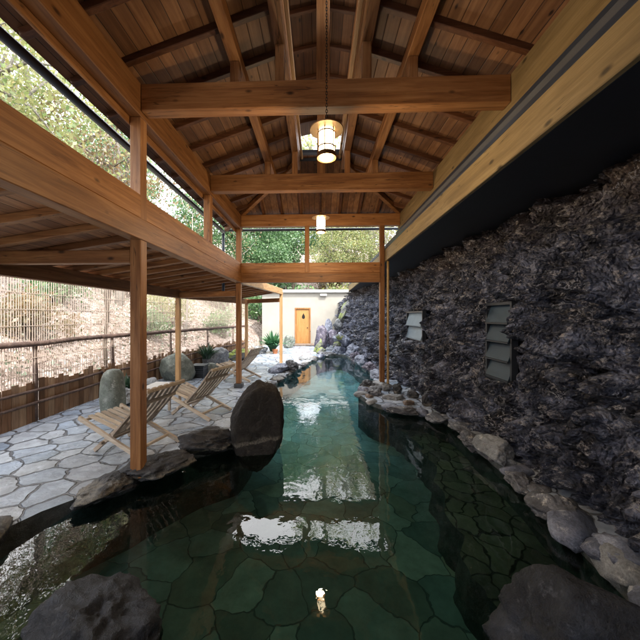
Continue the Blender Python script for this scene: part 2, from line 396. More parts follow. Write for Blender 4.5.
for a, b in zip(led, led[1:]):
    for k in range(9):
        q = Vector(a).lerp(Vector(b), k / 9); n1 = noise.noise((q.x*2.6, q.y*2.6, 0)) * .12 + noise.noise((q.x*8, q.y*8, 4)) * .05
        edge.append((q.x + n1, q.y))
edge.append(led[-1])
structure('pool_ledge', fill(edge + [(2.5,.7),(2.5,5.75)], -.34), M_LEDGE)
bm = bmesh.new(); rows = []
for lv in range(6):
    z = -.339 - .37 * lv / 5
    rows.append([bm.verts.new((x + .035 * noise.noise((x*5, y*7, z*7)) * (lv > 0) - .012 * lv, y, z)) for x, y in edge])
for a, b in zip(rows, rows[1:]):
    for k in range(len(edge) - 1): bm.faces.new((a[k], a[k+1], b[k+1], b[k]))
structure('pool_ledge_side', bm, M_POOLW, True)
bm = fill([(-2.55,.4),(2.25,.4),(2.25,5.4),(1.75,6.2),(1.75,13.2),(-.9,13.2),(-1.3,5),(-2.0,3.6)], WZ)
structure('pool_water', bm, M_WATER)

def hill_h(x, y):
    l = max(0, -x - 4.75 - .17 * 0 + max(0, (y - 6)) * .16) * .62
    l = 16 * (1 - math.exp(-l / 16))
    b = max(0, y - 19.2) * .62; b = 22 * (1 - math.exp(-b / 22))
    h = (l ** 2 + b ** 2) ** .5
    return h + (noise.noise((x * .35, y * .35, 3)) * .35 + noise.noise((x * 1.3, y * 1.3, 5)) * .12) * min(1, h) - 1.6 * (1 - min(1, h * 4))
bm = bmesh.new()
xs = [-70 + i * 2.5 for i in range(20)] + [-20 + i * .5 for i in range(36)] + [-2 + i * 2.0 for i in range(40)]
ys = [-40 + i * 2.5 for i in range(16)] + [i * .5 for i in range(60)] + [30 + i * 2.5 for i in range(40)]
g = [[bm.verts.new((x, y, hill_h(x, y))) for x in xs] for y in ys]
for a, b in zip(g, g[1:]):
    for i in range(len(xs) - 1): bm.faces.new((a[i], a[i + 1], b[i + 1], b[i]))
structure('hillside', bm, M_HILL, True)
bm = bmesh.new()
def leaf_quad(bm, c, s, r=rng):
    d = Vector((r.gauss(0, 1), r.gauss(0, 1), r.gauss(0, .7))).normalized(); a = d.orthogonal().normalized()
    a = (Matrix.Rotation(r.random() * 6.28, 3, d) @ a); b = d.cross(a) * .55
    c = Vector(c)
    vs = [bm.verts.new(c + p) for p in (-a * s, b * s, a * s, -b * s)]; bm.faces.new(vs)
for i in range(16000):
    x = -4.8 - abs(rng.gauss(0, 4.5)); y = rng.uniform(-2, 21)
    leaf_quad(bm, (x, y, hill_h(x, y) + rng.uniform(.01, .09 if rng.random() < .85 else .4)), rng.uniform(.025, .07))
stuff('fallen_leaves', bm, L_LITTER, 'dry fallen leaves scattered over the slope behind the low fence', 'leaves')

# ------------------------------------------------------------------ rocks
def rock_bm(c, size, seed, sub=5, facets=16, rough=.07, rot=0, tilt=0):
    r = random.Random(seed); bm = bmesh.new()
    bmesh.ops.create_icosphere(bm, subdivisions=sub, radius=1)
    pl = []
    for k in range(facets):
        n = Vector((r.gauss(0, 1), r.gauss(0, 1), r.gauss(0, .8))).normalized(); pl.append((n, r.uniform(.52, .93)))
    o = Vector((seed * 3.7 % 50, seed * 1.3 % 50, seed * 7.1 % 50))
    M = Matrix.Translation(c) @ Matrix.Rotation(rot, 4, 'Z') @ Matrix.Rotation(tilt, 4, 'Y') @ Matrix.Diagonal((*size, 1))
    for v in bm.verts:
        d = v.co.normalized(); rad = 1.0
        for n, k in pl:
            q = d.dot(n)
            if q > .05: rad = min(rad, k / q)
        rad += noise.fractal(d * 1.6 + o, .9, 2.1, 5) * rough * 1.9 + (noise.ridged_multi_fractal(d * 3.0 + o, .9, 2.2, 5, 1, 2) - 1.2) * rough * .7 + noise.fractal(d * 7 + o, .7, 2.2, 5) * rough * .7 - max(0, .16 - abs(noise.noise(d * 2.1 + o * 1.7))) * rough * 2.2
        v.co = M @ (d * rad)
    return bm
def rk(label, c, size, seed, mat, rot=0, tilt=0, name='rock', sub=5, group=None, facets=16, rough=.07, cat='rock'):
    o = link(name, rock_bm(c, size, seed, sub, facets, rough, rot, tilt), mat, None, True)
    recentre(o, Vector((c[0], c[1], c[2] - size[2]))); return tag(o, label, cat, group)
EDGE = 'rocks along the pool edge'; HEAP = 'rocks heaped at the far end of the pool'; FRI = 'rocks beside the low fence'
rk('tall dark brown boulder standing at the pool edge beside the deck chairs', (-.78,3.92,.22), (.345,.30,.58), 3, M_BLACKR, .2, .12, name='boulder', sub=5, facets=4, rough=.035, cat='boulder')
rk('long dark flat rock lying along the pool edge, left of the tall dark boulder', (-1.36,3.72,.08), (.52,.25,.17), 12, M_DARK, .55, .05, sub=5, group=EDGE)
rk('dark flat rock over the water just right of the nearest timber post', (-1.72,3.2,.03), (.44,.22,.13), 17, M_DARK, .85, sub=5, group=EDGE)
rk('low dark rock at the foot of the nearest timber post', (-2.08,2.83,-.02), (.34,.22,.13), 21, M_DARK, .95, sub=5, group=EDGE)
rk('big black boulder in the lower left corner of the pool', (-1.22,1.60,-.10), (.36,.34,.28), 31, M_DARKB, .3, name='boulder', sub=5, cat='boulder')
rk('big dark grey boulder in the lower right corner of the pool', (1.30,1.52,.03), (.56,.48,.36), 44, M_DARKB, -.4, name='boulder', sub=5, rough=.04, cat='boulder')
rk('small grey rim stone on the water edge behind the tall dark boulder', (-1.08,4.75,.0), (.22,.3,.10), 52, M_GREY, .1, group=EDGE)
rk('flat pale rim stone between the tall dark boulder and the corner post', (-1.3,5.5,.01), (.25,.42,.08), 53, M_PALE, .2, group=EDGE)
rk('low grey rim stone at the water in front of the footing of the corner post', (-1.28,6.5,.0), (.24,.4,.09), 54, M_GREY, .0, group=EDGE)
rk('dark wedge-shaped rock jutting into the water near the thin far post', (-.83,9.05,.12), (.24,.34,.22), 61, M_DARK, .4, .35, group=EDGE, facets=6)
rk('bluish tilted slab leaning on the dark wedge-shaped rock', (-1.17,8.95,.08), (.36,.36,.13), 62, M_BLUE, .2, -.35, group=EDGE, facets=6)
rk('flat pale rim stone at the far left bank in front of the thin far post', (-.85,10.1,.02), (.3,.36,.08), 63, M_PALE, .2, group=EDGE)
rk('low grey rim stone on the far left bank nearest the door step', (-.45,11.5,.02), (.3,.4,.1), 64, M_GREY, .3, group=EDGE)
# fence side
bm = bmesh.new(); lathe(bm, (-3.44, 4.95, 0), [(.17,-.05),(.19,.1),(.195,.25),(.19,.45),(.178,.58),(.145,.68),(.09,.735),(.03,.75)], 28)
for v in bm.verts: v.co += Vector((noise.noise(v.co*3), noise.noise(v.co*3 + Vector((5,0,0))), noise.noise(v.co*3 + Vector((0,5,0))))) * .03
tag(recentre(link('rock', bm, M_GREENR, None, True), (-3.44, 4.95, 0)), 'smooth upright grey stone at the left edge, shaped like a rounded pillar', 'rock', FRI)
rk('large rounded green-grey boulder behind the pale post by the fence', (-3.62,7.65,.27), (.46,.36,.42), 72, M_GREENR, .2, group=FRI, facets=5, rough=.03)
rk('long low dark stone between the upright pillar stone and the rounded boulder', (-3.7,6.5,.1), (.3,.7,.16), 73, M_GREY, .1, group=FRI)
rk('small dark stone just behind the upright pillar stone', (-3.62,5.6,.1), (.2,.3,.22), 79, M_GREY, .1, group=FRI)
rk('small round pale stone right of the dark ridged box', (-3.05,8.5,.12), (.2,.2,.2), 74, M_GREENR, .0, group=FRI, facets=4, rough=.03)
rk('grey boulder beneath the dark fern beside the fence', (-3.35,9.9,.22), (.45,.4,.4), 75, M_GREY, .5, group=FRI, facets=6)
rk('low mossy boulder just left of the corner post, far along the fence', (-2.95,11.3,.18), (.5,.4,.3), 76, M_MOSS, .5, group=FRI)
rk('dark green boulder left of the wooden door', (-1.52,15.7,.26), (.36,.34,.40), 77, M_GREENR, .4, group=HEAP, facets=6)
rk('low grey rock between the broad-leaved plant and the fence', (-2.6,13.2,.12), (.4,.4,.25), 78, M_GREY, .4, group=FRI)
# far heap
rk('tall purple upright rock right of the wooden door', (.12,14.6,.55), (.36,.3,.72), 81, M_PURP, .1, .1, group=HEAP)
rk('yellow-green mossy rock leaning at the foot of the tall purple rock', (.02,14.0,.22), (.2,.24,.42), 82, M_MOSS, .1, .5, group=HEAP)
rk('low mossy rock at the water edge below the leaning mossy rock', (.12,13.55,.08), (.26,.2,.18), 83, M_MOSS, .4, .2, group=HEAP)
rk('slim pointed grey rock standing behind the heap against the white wall', (.55,15.6,.9), (.22,.2,.85), 84, M_BLUE, .2, .05, group=HEAP)
rk('rounded grey rock perched on the heap, right of the slim pointed rock', (1.05,15.4,1.25), (.26,.24,.3), 85, M_GREY, .2, group=HEAP)
rk('broad dark purple rock in the middle of the heap', (.75,14.7,.6), (.45,.4,.5), 86, M_PURP, .6, -.4, group=HEAP)
rk('pale blue-grey slanting rock in the right of the heap', (1.15,14.0,.55), (.55,.36,.36), 87, M_BLUE, .3, .6, group=HEAP)
rk('flat pale slab at the water edge below the heap', (.4,13.2,.03), (.48,.3,.09), 88, M_PALE, .1, group=HEAP)
rk('low blue-grey rock right of the flat pale slab', (.95,13.35,.1), (.4,.3,.28), 89, M_BLUE, .7, group=HEAP)
rk('blue-grey rock with green moss on top below the pale slanting rock', (.85,13.8,.35), (.24,.22,.25), 90, M_MOSS, .7, group=HEAP)
rk('jagged grey rock at the foot of the lava wall, nearest the heap', (1.45,12.7,.18), (.34,.5,.36), 91, M_BLUE, .2, group=HEAP)
rk('tall mossy rock climbing the lava wall under the dark eave', (1.35,15.6,1.7), (.4,.4,.75), 92, M_MOSS, .2, .2, group=HEAP)
for i, (lab, c, s, m) in enumerate([
    ('low blue-grey rim rock along the lava wall, first beyond the right post', (1.62,8.3,.02), (.22,.45,.16), M_BLUE),
    ('blue-grey rim rock along the lava wall, second beyond the right post', (1.6,9.4,.06), (.24,.5,.2), M_PURP),
    ('blue-grey rim rock along the lava wall, third beyond the right post', (1.5,10.6,.06), (.26,.5,.22), M_BLUE),
    ('purple rim rock along the lava wall, fourth beyond the right post', (1.42,11.7,.1), (.3,.45,.26), M_PURP)]):
    rk(lab, c, s, 100 + i, m, .05, group=EDGE)
# small stones set along the banks
brng = random.Random(11); proto_st = []
for k in range(4):
    o = link('rim_stone', rock_bm((0, 0, 0), (.2, .15, .075), 200 + k, 3, 9, .07), [M_GREY, M_PALE, M_BLUE, M_DARK][k], None, True)
    proto_st.append([o, 0])
def rims(pts, lab, grp, z=-.015):
    for (x, y) in pts:
        k = brng.randrange(4); o, n = proto_st[k]; c = o if n == 0 else o.copy()
        if n: COL.objects.link(c)
        proto_st[k][1] += 1
        sc = brng.uniform(.7, 1.35)
        c.location = (x, y, z + brng.uniform(-.02, .02)); c.rotation_euler = (0, 0, brng.uniform(0, 6.28)); c.scale = (sc, sc, sc * brng.uniform(.7, 1.3))
        tag(c, lab, 'stone', grp)
lp, rp = [], []
for (x, y) in RING[::2]:
    if 4.3 < y < 12.9 and x < .6: lp.append((x - .06, y))
    elif 5.2 < y < 7.6 and x > .6: rp.append((x + .06, y))
rims(lp, 'small low rim stone in the left bank beyond the tall dark boulder', 'small rim stones of the left bank')
fp = [(x - .1, y) for (x, y) in RING[1::2] if .9 < y < 2.6 and x < -1.5]
rims(fp, 'low rim stone on the left bank nearest the camera', 'rim stones of the near left bank', .0)
qp = [(x + .1, y) for (x, y) in RING if .9 < y < 5.0 and x > 1.6]
rims(qp, 'small low rim stone in the right bank below the big louvre window', 'small rim stones of the right bank', .0)
rims(rp, 'small low rim stone round the point of land at the right post', 'small rim stones round the right post')
# right post cluster
for i, (lab, c, s, m, rt) in enumerate([
    ('grey rock under the foot of the right timber post', (1.46,6.93,.05), (.25,.24,.15), M_GREY, .2),
    ('pale flat rock left of the right post, farthest into the water', (.98,6.55,.0), (.24,.2,.12), M_BLUE, .3),
    ('pale grey rock in front of the right post', (1.2,6.45,.03), (.24,.18,.13), M_PALE, .9),
    ('dark stone behind the pale rocks left of the right post', (1.12,7.05,.02), (.22,.22,.16), M_DARK, .5),
    ('small rusty brown stone among the rocks left of the right post', (1.05,6.2,-.02), (.13,.11,.09), M_BROWNR, .2),
    ('dark round stone just right of the foot of the right post', (1.68,6.5,.08), (.13,.13,.16), M_DARK, .2),
    ('grey flat stone in front of the dark round stone by the right post', (1.5,6.05,.0), (.24,.16,.10), M_GREY, .1),
    ('small dark stone on the brown ledge below the small louvre window', (1.93,6.2,.06), (.13,.12,.1), M_DARK, .1),
    ('upright dark stone leaning on the lava wall at the back of the ledge', (2.02,5.65,.12), (.12,.12,.22), M_DARK, .4),
    ('reddish stone on the brown ledge in front of the lava wall', (1.72,5.7,.03), (.14,.1,.07), M_BROWNR, .4),
    ('long pale overhanging slab on the right bank between the post and the big louvre window', (1.52,5.35,-.01), (.42,.2,.09), M_PALE, -.25),
    ('pale flat rim slab where the right bank turns toward the camera', (1.98,5.0,-.01), (.28,.22,.08), M_PALE, -.7),
    ('narrow pale rim slab below the big louvre window', (2.1,4.5,.0), (.17,.34,.08), M_PALE, .05),
    ('rounded pale rock at the bend of the right bank', (1.98,4.0,.03), (.17,.2,.13), M_PALE, .2),
    ('smooth grey slab leaning toward the water on the right bank', (2.06,3.62,.08), (.18,.3,.15), M_GREY, .1),
    ('low pale rock on the right bank, after the leaning grey slab', (2.03,3.12,-.02), (.15,.22,.09), M_PALE, .1),
    ('speckled pale rock at the right picture edge above the dark corner boulder', (2.04,2.62,.0), (.2,.25,.15), M_PALE, .3),
    ('low blue-grey rock at the foot of the lava wall nearest the camera', (2.1,2.0,.0), (.22,.3,.16), M_BLUE, .3)]):
    rk(lab, c, s, 120 + i, m, rt, group=EDGE, rough=.06)

# ------------------------------------------------------------------ timber pavilion
E = EYE
pv = thing('timber_pavilion', 'open orange cedar pavilion with exposed roof beams covering the near half of the pool', 'pavilion', (XC, 3, 0))
PW = .112
LX = -1.83
def rafz(t): return E + 2.33 + (1.83 - t) * .35       # rafter underside at |x - XC| = t
# posts
bx('post', W['z'], pv, LX - PW/2, LX + PW/2, D[2] - PW/2, D[2] + PW/2, .02, E + 2.0)
bx('post', W['z'], pv, LX - PW/2, LX + PW/2, D[4] - PW/2, D[4] + PW/2, .10, E + 2.0)
bx('footing', M_FOOT, pv, LX - .095, LX + .095, D[4] - .095, D[4] + .095, -.02, .10, bevel=.012)
bx('post', W['z'], pv, LX - PW/2, LX + PW/2, D[3] - PW/2, D[3] + PW/2, E + 1.22, E + 2.0)
bx('post', W['z'], pv, LX - PW/2, LX + PW/2, D[0] - PW/2, D[0] + PW/2, -.02, E + 2.0)
bx('post', W['z'], pv, LX - PW/2, LX + PW/2, D[1] - PW/2, D[1] + PW/2, E + 1.22, E + 2.0)
bx('post', W['z'], pv, 1.40, 1.505, D[4] - PW/2, D[4] + PW/2, .15, E + 2.05)
bx('post', W['z'], pv, -.30, -.20, D[4] - .056, D[4] + .042, E + 1.0, E + 2.05)
bx('post', W['z'], pv, 1.83, 1.94, D[0] - PW/2, D[0] + PW/2, -.02, E + 1.97)
# eave beams
bx('eave_beam', W['y'], pv, LX - .06, LX + .06, -3.0, D[4] + .12, E + 2.0, E + 2.325)
bx('eave_beam', W['y'], pv, LX - .085, LX - .0605, -3.0, D[4] + .1, E + 1.93, E + 2.05)
bx('eave_beam', GOLD, pv, 1.85, 1.97, -3.0, D[4] + .12, E + 1.97, E + 2.325)
bx('wall_board', M_SOFFIT, pv, 1.88, 1.93, -3.0, D[4] + .1, E + 1.4, E + 1.968)
bx('metal_rail', M_GUTTER, pv, 1.76, 1.849, -3.0, D[4], E + 1.83, E + 1.90)
# tie beams, struts, king posts
for i, y in enumerate(D):
    bx('tie_beam', W['x'], pv, LX + .061, 1.849, y - .065, y + .065, E + 2.05, E + 2.32, bevel=.008)
    if i == 4: continue
    for t in (-.88, -.43, .43, .88):
        bx('strut', W['z'], pv, XC + t - .045, XC + t + .045, y - .045, y + .045, E + 2.321, rafz(abs(t)) - .125)
    bx('king_post', W['z'], pv, XC - .065, XC + .065, y - .06, y + .06, E + 2.321, E + 3.40)
HY = 5.1      # hip apex offset: hip line |x| = y - HY
for s in (-1, 1):
    for t in (.88, .43):
        bx('purlin', W['y'], pv, XC + s*t - .055, XC + s*t + .055, -3.0, HY + t + .05, rafz(t) - .124, rafz(t) - .004)
    bx('purlin', PALE['y'], pv, XC + s*.345 - .02, XC + s*.345 + .02, -3.0, HY + .43, rafz(.35) + .02, rafz(.35) + .07)
bx('purlin', W['x'], pv, XC - .82, XC + .82, HY + .88 - .055, HY + .88 + .055, rafz(.88) - .124, rafz(.88) - .004)
bx('ridge_beam', W['y'], pv, XC - .06, XC + .06, -3.0, 5.7, E + 3.401, E + 3.53)
# rafters of the two slopes and the hip
y = -2.6; k = 0
while y < 7.4:
    if all(abs(y - d) > .001 for d in D):
        for s in (-1, 1):
            t0 = max(.40, y - HY)
            if t0 < 2.3:
                br('rafter', RAF['x'], pv, (XC + s*2.36, y, rafz(2.31) + .036), (XC + s*t0, y, rafz(t0) + .036), .055, .072)
    y += .4875
for t in (-1.75,-1.3,-.88,-.44,0,.44,.88,1.3,1.75):
    y0 = HY + max(.45, abs(t))
    br('rafter', RAF['y'], pv, (XC + t, 7.42, rafz(7.42 - HY) + .036), (XC + t, y0, rafz(y0 - HY) + .036), .055, .072)
for s in (-1, 1):
    br('hip_rafter', W['x'], pv, (XC + s*2.34, HY + 2.34, rafz(2.34) + .0), (XC + s*.42, HY + .42, rafz(.42) + .0), .085, .10)
def slab(name, mat, pts, th, parent):
    bm = bmesh.new(); a = [bm.verts.new(p) for p in pts]; b = [bm.verts.new((p[0], p[1], p[2] + th)) for p in pts]; n = len(pts)
    bm.faces.new(a); bm.faces.new(b[::-1])
    for i in range(n): bm.faces.new((a[i], a[(i+1)%n], b[(i+1)%n], b[i]))
    return link(name, bm, mat, parent)
rb = lambda t: rafz(t) + .076
for s in (-1, 1):
    q = [(XC + s*2.4, -3.1, rb(2.4)), (XC + s*2.4, HY + 2.4, rb(2.4)), (XC + s*.40, HY + .40, rb(.40)), (XC + s*.40, -3.1, rb(.40))]
    b_ = slab('roof_boarding', BOARD, q, .02, pv)
    slab('roof_covering', M_TILE, [(p[0], p[1], p[2] + .022) for p in q], .05, pv)
q = [(XC - 2.4, HY + 2.4, rb(2.4)), (XC + 2.4, HY + 2.4, rb(2.4)), (XC + .4, HY + .4, rb(.4)), (XC - .4, HY + .4, rb(.4))]
slab('roof_boarding', BOARD, q, .02, pv); slab('roof_covering', M_TILE, [(p[0], p[1], p[2] + .022) for p in q], .05, pv)
# smoke vent along the ridge
for s in (-1, 1):
    bx('vent_sill', W['y'], pv, XC + s*.40 - .02, XC + s*.40 + .02, -3.1, HY + .40, rafz(.4) + .10, E + 3.04)
    bx('vent_plate', W['y'], pv, XC + s*.40 - .03, XC + s*.40 + .03, -3.1, HY + .42, E + 3.36, E + 3.42)
    for y in D[:4] + [HY + .38]:
        bx('vent_post', W['z'], pv, XC + s*.40 - .028, XC + s*.40 + .028, y - .028, y + .028, E + 3.041, E + 3.359)
    q = [(XC + s*.78, -3.1, E + 3.40), (XC + s*.78, HY + .75, E + 3.40), (XC, HY + .75, E + 3.56), (XC, -3.1, E + 3.56)]
    slab('vent_boarding', BOARD, q, .02, pv); slab('vent_covering', M_TILE, [(p[0], p[1], p[2] + .022) for p in q], .04, pv)
    for y in [(-2.4 + .4875 * i) for i in range(17)]:
        br('vent_rafter', RAF['x'], pv, (XC + s*.72, y, E + 3.385), (XC + s*.065, y, E + 3.52), .045, .05)
bx('vent_panel', M_SOFFIT, pv, XC - .40, XC + .40, HY + .43, HY + .45, rafz(.42) + .02, E + 3.05)
bx('light_block_wall', RAF['x'], pv, -1.76, 1.83, -3.06, -3.0, .01, E + 2.32, bevel=.004)  # unseen wall added behind the camera to keep light off the foreground
# gutters
def half_pipe(name, a, b, r, parent):
    bm = bmesh.new(); tube(bm, [a, b], r, 10); return link(name, bm, M_GUTTER, parent, True)
half_pipe('gutter', (XC - 2.43, -3.1, E + 2.12), (XC - 2.43, HY + 2.45, E + 2.12), .045, pv)
half_pipe('gutter', (XC - 2.4, HY + 2.46, E + 2.165), (XC + 2.4, HY + 2.46, E + 2.165), .032, pv)
half_pipe('downpipe', (-2.36, 7.45, .6 + E), (-2.36, 7.45, E + 2.05), .035, pv)
# low beams (two members each)
bx('low_beam', W['y'], pv, LX - .055, LX + .055, -3.0, D[4] - .057, E + .98, E + 1.218)
bx('low_beam', W['y'], pv, LX - .065, LX + .065, -3.0, D[4] - .057, E + .765, E + .977)
bx('low_beam', W['x'], pv, LX + .057, 1.399, D[4] - .05, D[4] + .05, E + .98, E + 1.218)
bx('low_beam', W['x'], pv, LX + .057, 1.399, D[4] - .065, D[4] + .06, E + .765, E + .977)
# bamboo pole beside the right post
bm = bmesh.new(); pts = []; rr = []
for i in range(13):
    z = .12 + i * .215
    for dz, r in ((0, .030), (.012, .033), (.024, .028), (.19, .028)): pts.append((1.575, 6.86, z + dz)); rr.append(r)
tube(bm, pts, rr, 10)
tag(recentre(link('bamboo_pole', bm, M_BAMBOO, None, True), (1.575, 6.86, .12)), 'jointed bamboo pole standing against the right timber post', 'pole')

# ------------------------------------------------------------------ lean-to over the deck
lt = thing('lean_to_roof', 'low cedar lean-to with slanting rafters over the deck chairs, on pale posts', 'lean-to roof', (-2.6, 5, 0))
OUT = [(-3.37,-3.0),(-3.37,7.17),(-2.6,10.9)]
INN = [(-1.89,-3.0),(-1.89,6.93),(-1.3,10.6)]
for (x, y) in OUT[1:] + [(-3.37, 2.6), (-3.37,-1.5)]:
    bx('post', PALE['z'], lt, x - .05, x + .05, y - .05, y + .05, -.01, E + .43)
bx('post', PALE['z'], lt, -1.35, -1.25, 10.55, 10.65, -.01, E + .76)
br('beam', W['y'], lt, (-3.37,-3.0,E+.525), (-3.37,7.23,E+.525), .11, .19)
br('beam', W['y'], lt, (-3.36,7.235,E+.525), (-2.585,10.97,E+.525), .11, .19)
br('beam', PALE['y'], lt, (-1.82,7.0,E+.86), (-1.29,10.68,E+.86), .10, .20)
br('beam', W['x'], lt, (-2.53,10.87,E+.53), (-1.36,10.6,E+.56), .10, .14)
br('beam', W['x'], lt, (-3.31,7.15,E+.50), (-1.89,6.95,E+.52), .10, .13)
br('beam', W['x'], lt, (-3.31,3.02,E+.60), (-1.89,3.02,E+.60), .10, .13)
def along(P, y):
    for a, b in zip(P, P[1:]):
        if a[1] <= y <= b[1]: return a[0] + (b[0]-a[0]) * (y-a[1])/(b[1]-a[1])
    return P[-1][0]
y = -2.8
while y < 10.85:
    yi = min(y, 10.6)
    br('rafter', W['x'], lt, (along(OUT, y) - .35, y, E + .600), (along(INN, yi) , yi, E + .875), .06, .07)
    y += .43
for (y0, y1) in ((-3.0, 6.95), (6.95, 10.75)):
    ya = min(y1, 10.6)
    q = [(along(OUT,y0)-.42,y0,E+.628),(along(OUT,y1)-.42,y1,E+.628),(along(INN,ya)+.02,ya,E+.914),(along(INN,y0)+.02,y0,E+.914)]
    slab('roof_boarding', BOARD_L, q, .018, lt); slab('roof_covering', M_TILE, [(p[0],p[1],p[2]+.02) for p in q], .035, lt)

# ------------------------------------------------------------------ lava-clad bath house on the right
bh = thing('rock_clad_bathhouse', 'low bath house clad in craggy dark lava rock, with a golden board along its eave', 'building', (2.3, 6, 0))
WIN = [(3.80, 4.38, .79, 1.83), (6.45, 7.6, 1.10, 1.76)]
def wall_base(y, z):
    def ip(tab, v):
        for (a, b), (c, d) in zip(tab, tab[1:]):
            if v <= c: 
                t = max(0, (v - a) / (c - a)); return b + (d - b) * t
        return tab[-1][1]
    lo = ip([(-4,2.2),(2,2.15),(4,2.3),(5.5,2.2),(7.2,1.98),(10,1.78),(13,1.5),(15,1.15),(17.3,.75)], y)
    hi = ip([(-4,2.5),(9,2.45),(12,2.2),(15,1.75),(17.3,1.3)], y)
    t = max(0, min(1, z / 2.9)); return lo + (hi - lo) * t ** .8
def wall_x(y, z):
    p = Vector((y * 1.0, z * 1.0, 0.3))
    w = Vector((noise.noise(p * 2.2 + Vector((7,0,0))), noise.noise(p * 2.2 + Vector((0,9,0))), 0)) * .16
    f = noise.voronoi((p + w) * 2.6)[0]
    st = min(1, max(0, f[1] - f[0]) / .30); a = (.42 - f[0]) * .26 + (st ** .6) * .21 - .12
    f2 = noise.voronoi((p + w * 2) * 6.5 + Vector((3,3,3)))[0]
    s2 = min(1, max(0, f2[1] - f2[0]) / .28); b = (.4 - f2[0]) * .15 + (s2 ** .6) * .125 - .08
    f3 = noise.voronoi((p + w * 2.5) * 14 + Vector((1,5,2)))[0]
    c = noise.fractal(p * 9, .7, 2.2, 5) * .06 + (.35 - f3[0]) * .10 + (noise.ridged_multi_fractal(p * 2.4, .9, 2.1, 6, 1, 2) - 1.1) * .07
    x = wall_base(y, z) - (a + b + c)
    for (y0, y1, z0, z1) in WIN:
        y0 += .05; y1 -= .09; z0 += .05; z1 -= .05
        dy = max(y0 - y, 0, y - y1); dz = max(z0 - z, 0, z - z1); dd = math.hypot(dy, dz)
        k = max(0, 1 - dd / .07); k = k * k * (3 - 2 * k)
        x = x * (1 - k) + (wall_base(y, z) + .30) * k
    return x
bm = bmesh.new(); ys = []; y = -3.6
while y < 17.25:
    ys.append(y); y += .02 if y > 1.6 and y < 9 else .035
zs = [-.15 + i * .0215 for i in range(147)]
nz = len(zs); grid = []
for y in ys:
    hmax = 3.02 if y < 14.6 else 3.02 - (y - 14.6) * .25
    grid.append([bm.verts.new((wall_x(y, z), y + noise.noise((y*4, z*4, 2)) * .02, min(z, hmax))) for z in zs])
for a, b in zip(grid, grid[1:]):
    for i in range(nz - 1): bm.faces.new((a[i], a[i+1], b[i+1], b[i]))
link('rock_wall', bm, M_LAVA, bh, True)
bx('fascia', GOLD, bh, 1.515, 1.56, -3.6, 15.1, E + 1.235, E + 1.50)
bx('fascia', M_GUTTER, bh, 1.52, 1.62, -3.6, 15.1, E + 1.502, E + 1.55)
bx('soffit', M_SOFFIT, bh, 1.561, 2.9, -3.6, 15.1, E + 1.24, E + 1.27)
bx('fascia', M_SOFFIT, bh, 1.515, 2.9, 15.102, 15.14, E + 1.20, E + 1.5)
slab('roof', M_TILE, [(1.56,-3.6,E+1.56),(8,-3.6,E+2.2),(8,15.14,E+2.2),(1.56,15.14,E+1.56)], .08, bh)
bx('wall', M_WALL, bh, 3.2, 8, -3.6, 17.2, 0, E + 1.23)
def louvre(y0, y1, z0, z1, n, mat, x0, label):
    f = bmesh.new(); t = .035
    box(f, x0 + .05, x0 + .13, y0, y0 + t, z0, z1); box(f, x0 + .05, x0 + .13, y1 - t, y1, z0, z1)
    box(f, x0 + .05, x0 + .13, y0 + t, y1 - t, z1 - t, z1); box(f, x0 + .05, x0 + .13, y0 + t, y1 - t, z0, z0 + t)
    fr = link('louvre_window', f, M_LFRAME, bh); fr['label'] = label
    h = (z1 - z0 - 2*t) / n
    for i in range(n):
        za = z0 + t + i * h
        b = bmesh.new()
        top = Vector((x0 + .115, 0, za + h + .0)); bot = Vector((x0 + .035, 0, za + .012))
        bar(b, (bot.x, y0 + t + .006, 0), (bot.x, y1 - t - .006, 0), .01, .01); b.clear()
        d = (bot - top); L = d.length; d.normalize(); nn = Vector((-d.z, 0, d.x))
        vs = []
        for yy in (y0 + t + .004, y1 - t - .004):
            for p in (top, bot):
                for q in (-.006, .006): vs.append(b.verts.new((p.x + nn.x*q, yy, p.z + nn.z*q)))
        for fc in ((0,1,3,2),(4,6,7,5),(0,4,5,1),(2,3,7,6),(0,2,6,4),(1,5,7,3)): b.faces.new([vs[k] for k in fc])
        pane = link('louvre', b, mat, fr)
        b = bmesh.new(); box(b, bot.x - .014, bot.x + .012, y0 + t + .003, y1 - t - .003, bot.z - .02, bot.z - .001)
        link('louvre_rail', b, M_LFRAME if mat is M_LOUVRE else M_LOUVRE_P, fr)
louvre(3.80, 4.38, .79, 1.83, 4, M_LOUVRE, 2.33, 'large window of four tilted slate-blue panels')
louvre(6.45, 7.6, 1.10, 1.76, 2, M_LOUVRE_P, 2.15, 'small window of two pale tilted panels')

# ------------------------------------------------------------------ white building with the door
wb = thing('white_building', 'low cream rendered building with a flat coping at the far end of the pool', 'building', (-.5, 17.2, 0))
bm = bmesh.new()
box(bm, -3.2, -1.32, 17.2, 17.4, -.1, 2.98); box(bm, -.42, 2.6, 17.2, 17.4, -.1, 2.98); box(bm, -1.32, -.42, 17.2, 17.4, 2.12, 2.98)
link('wall', bm, M_WALL, wb)
bx('coping', M_COPE, wb, -3.35, 2.7, 17.0, 18.9, 2.982, 3.13, bevel=.015)
bx('wall', M_WALL, wb, -3.2, 2.6, 18.6, 18.8, -.1, 2.98)
bx('wall', M_WALL, wb, -3.2, -3.0, 17.41, 18.59, -.1, 2.98)
dr = bx('door', M_DOORW, wb, -1.245, -.495, 17.24, 17.29, .06, 2.05)
bm = bmesh.new(); box(bm, -1.318, -1.25, 17.17, 17.31, .03, 2.12); box(bm, -.49, -.422, 17.17, 17.31, .03, 2.12); box(bm, -1.25, -.49, 17.17, 17.31, 2.055, 2.12)
link('door_frame', bm, W['z'], dr)
bm = bmesh.new(); lathe(bm, (0, 0, 0), [(.018, 0), (.03, .02), (.03, .05), (.012, .06)], 12)
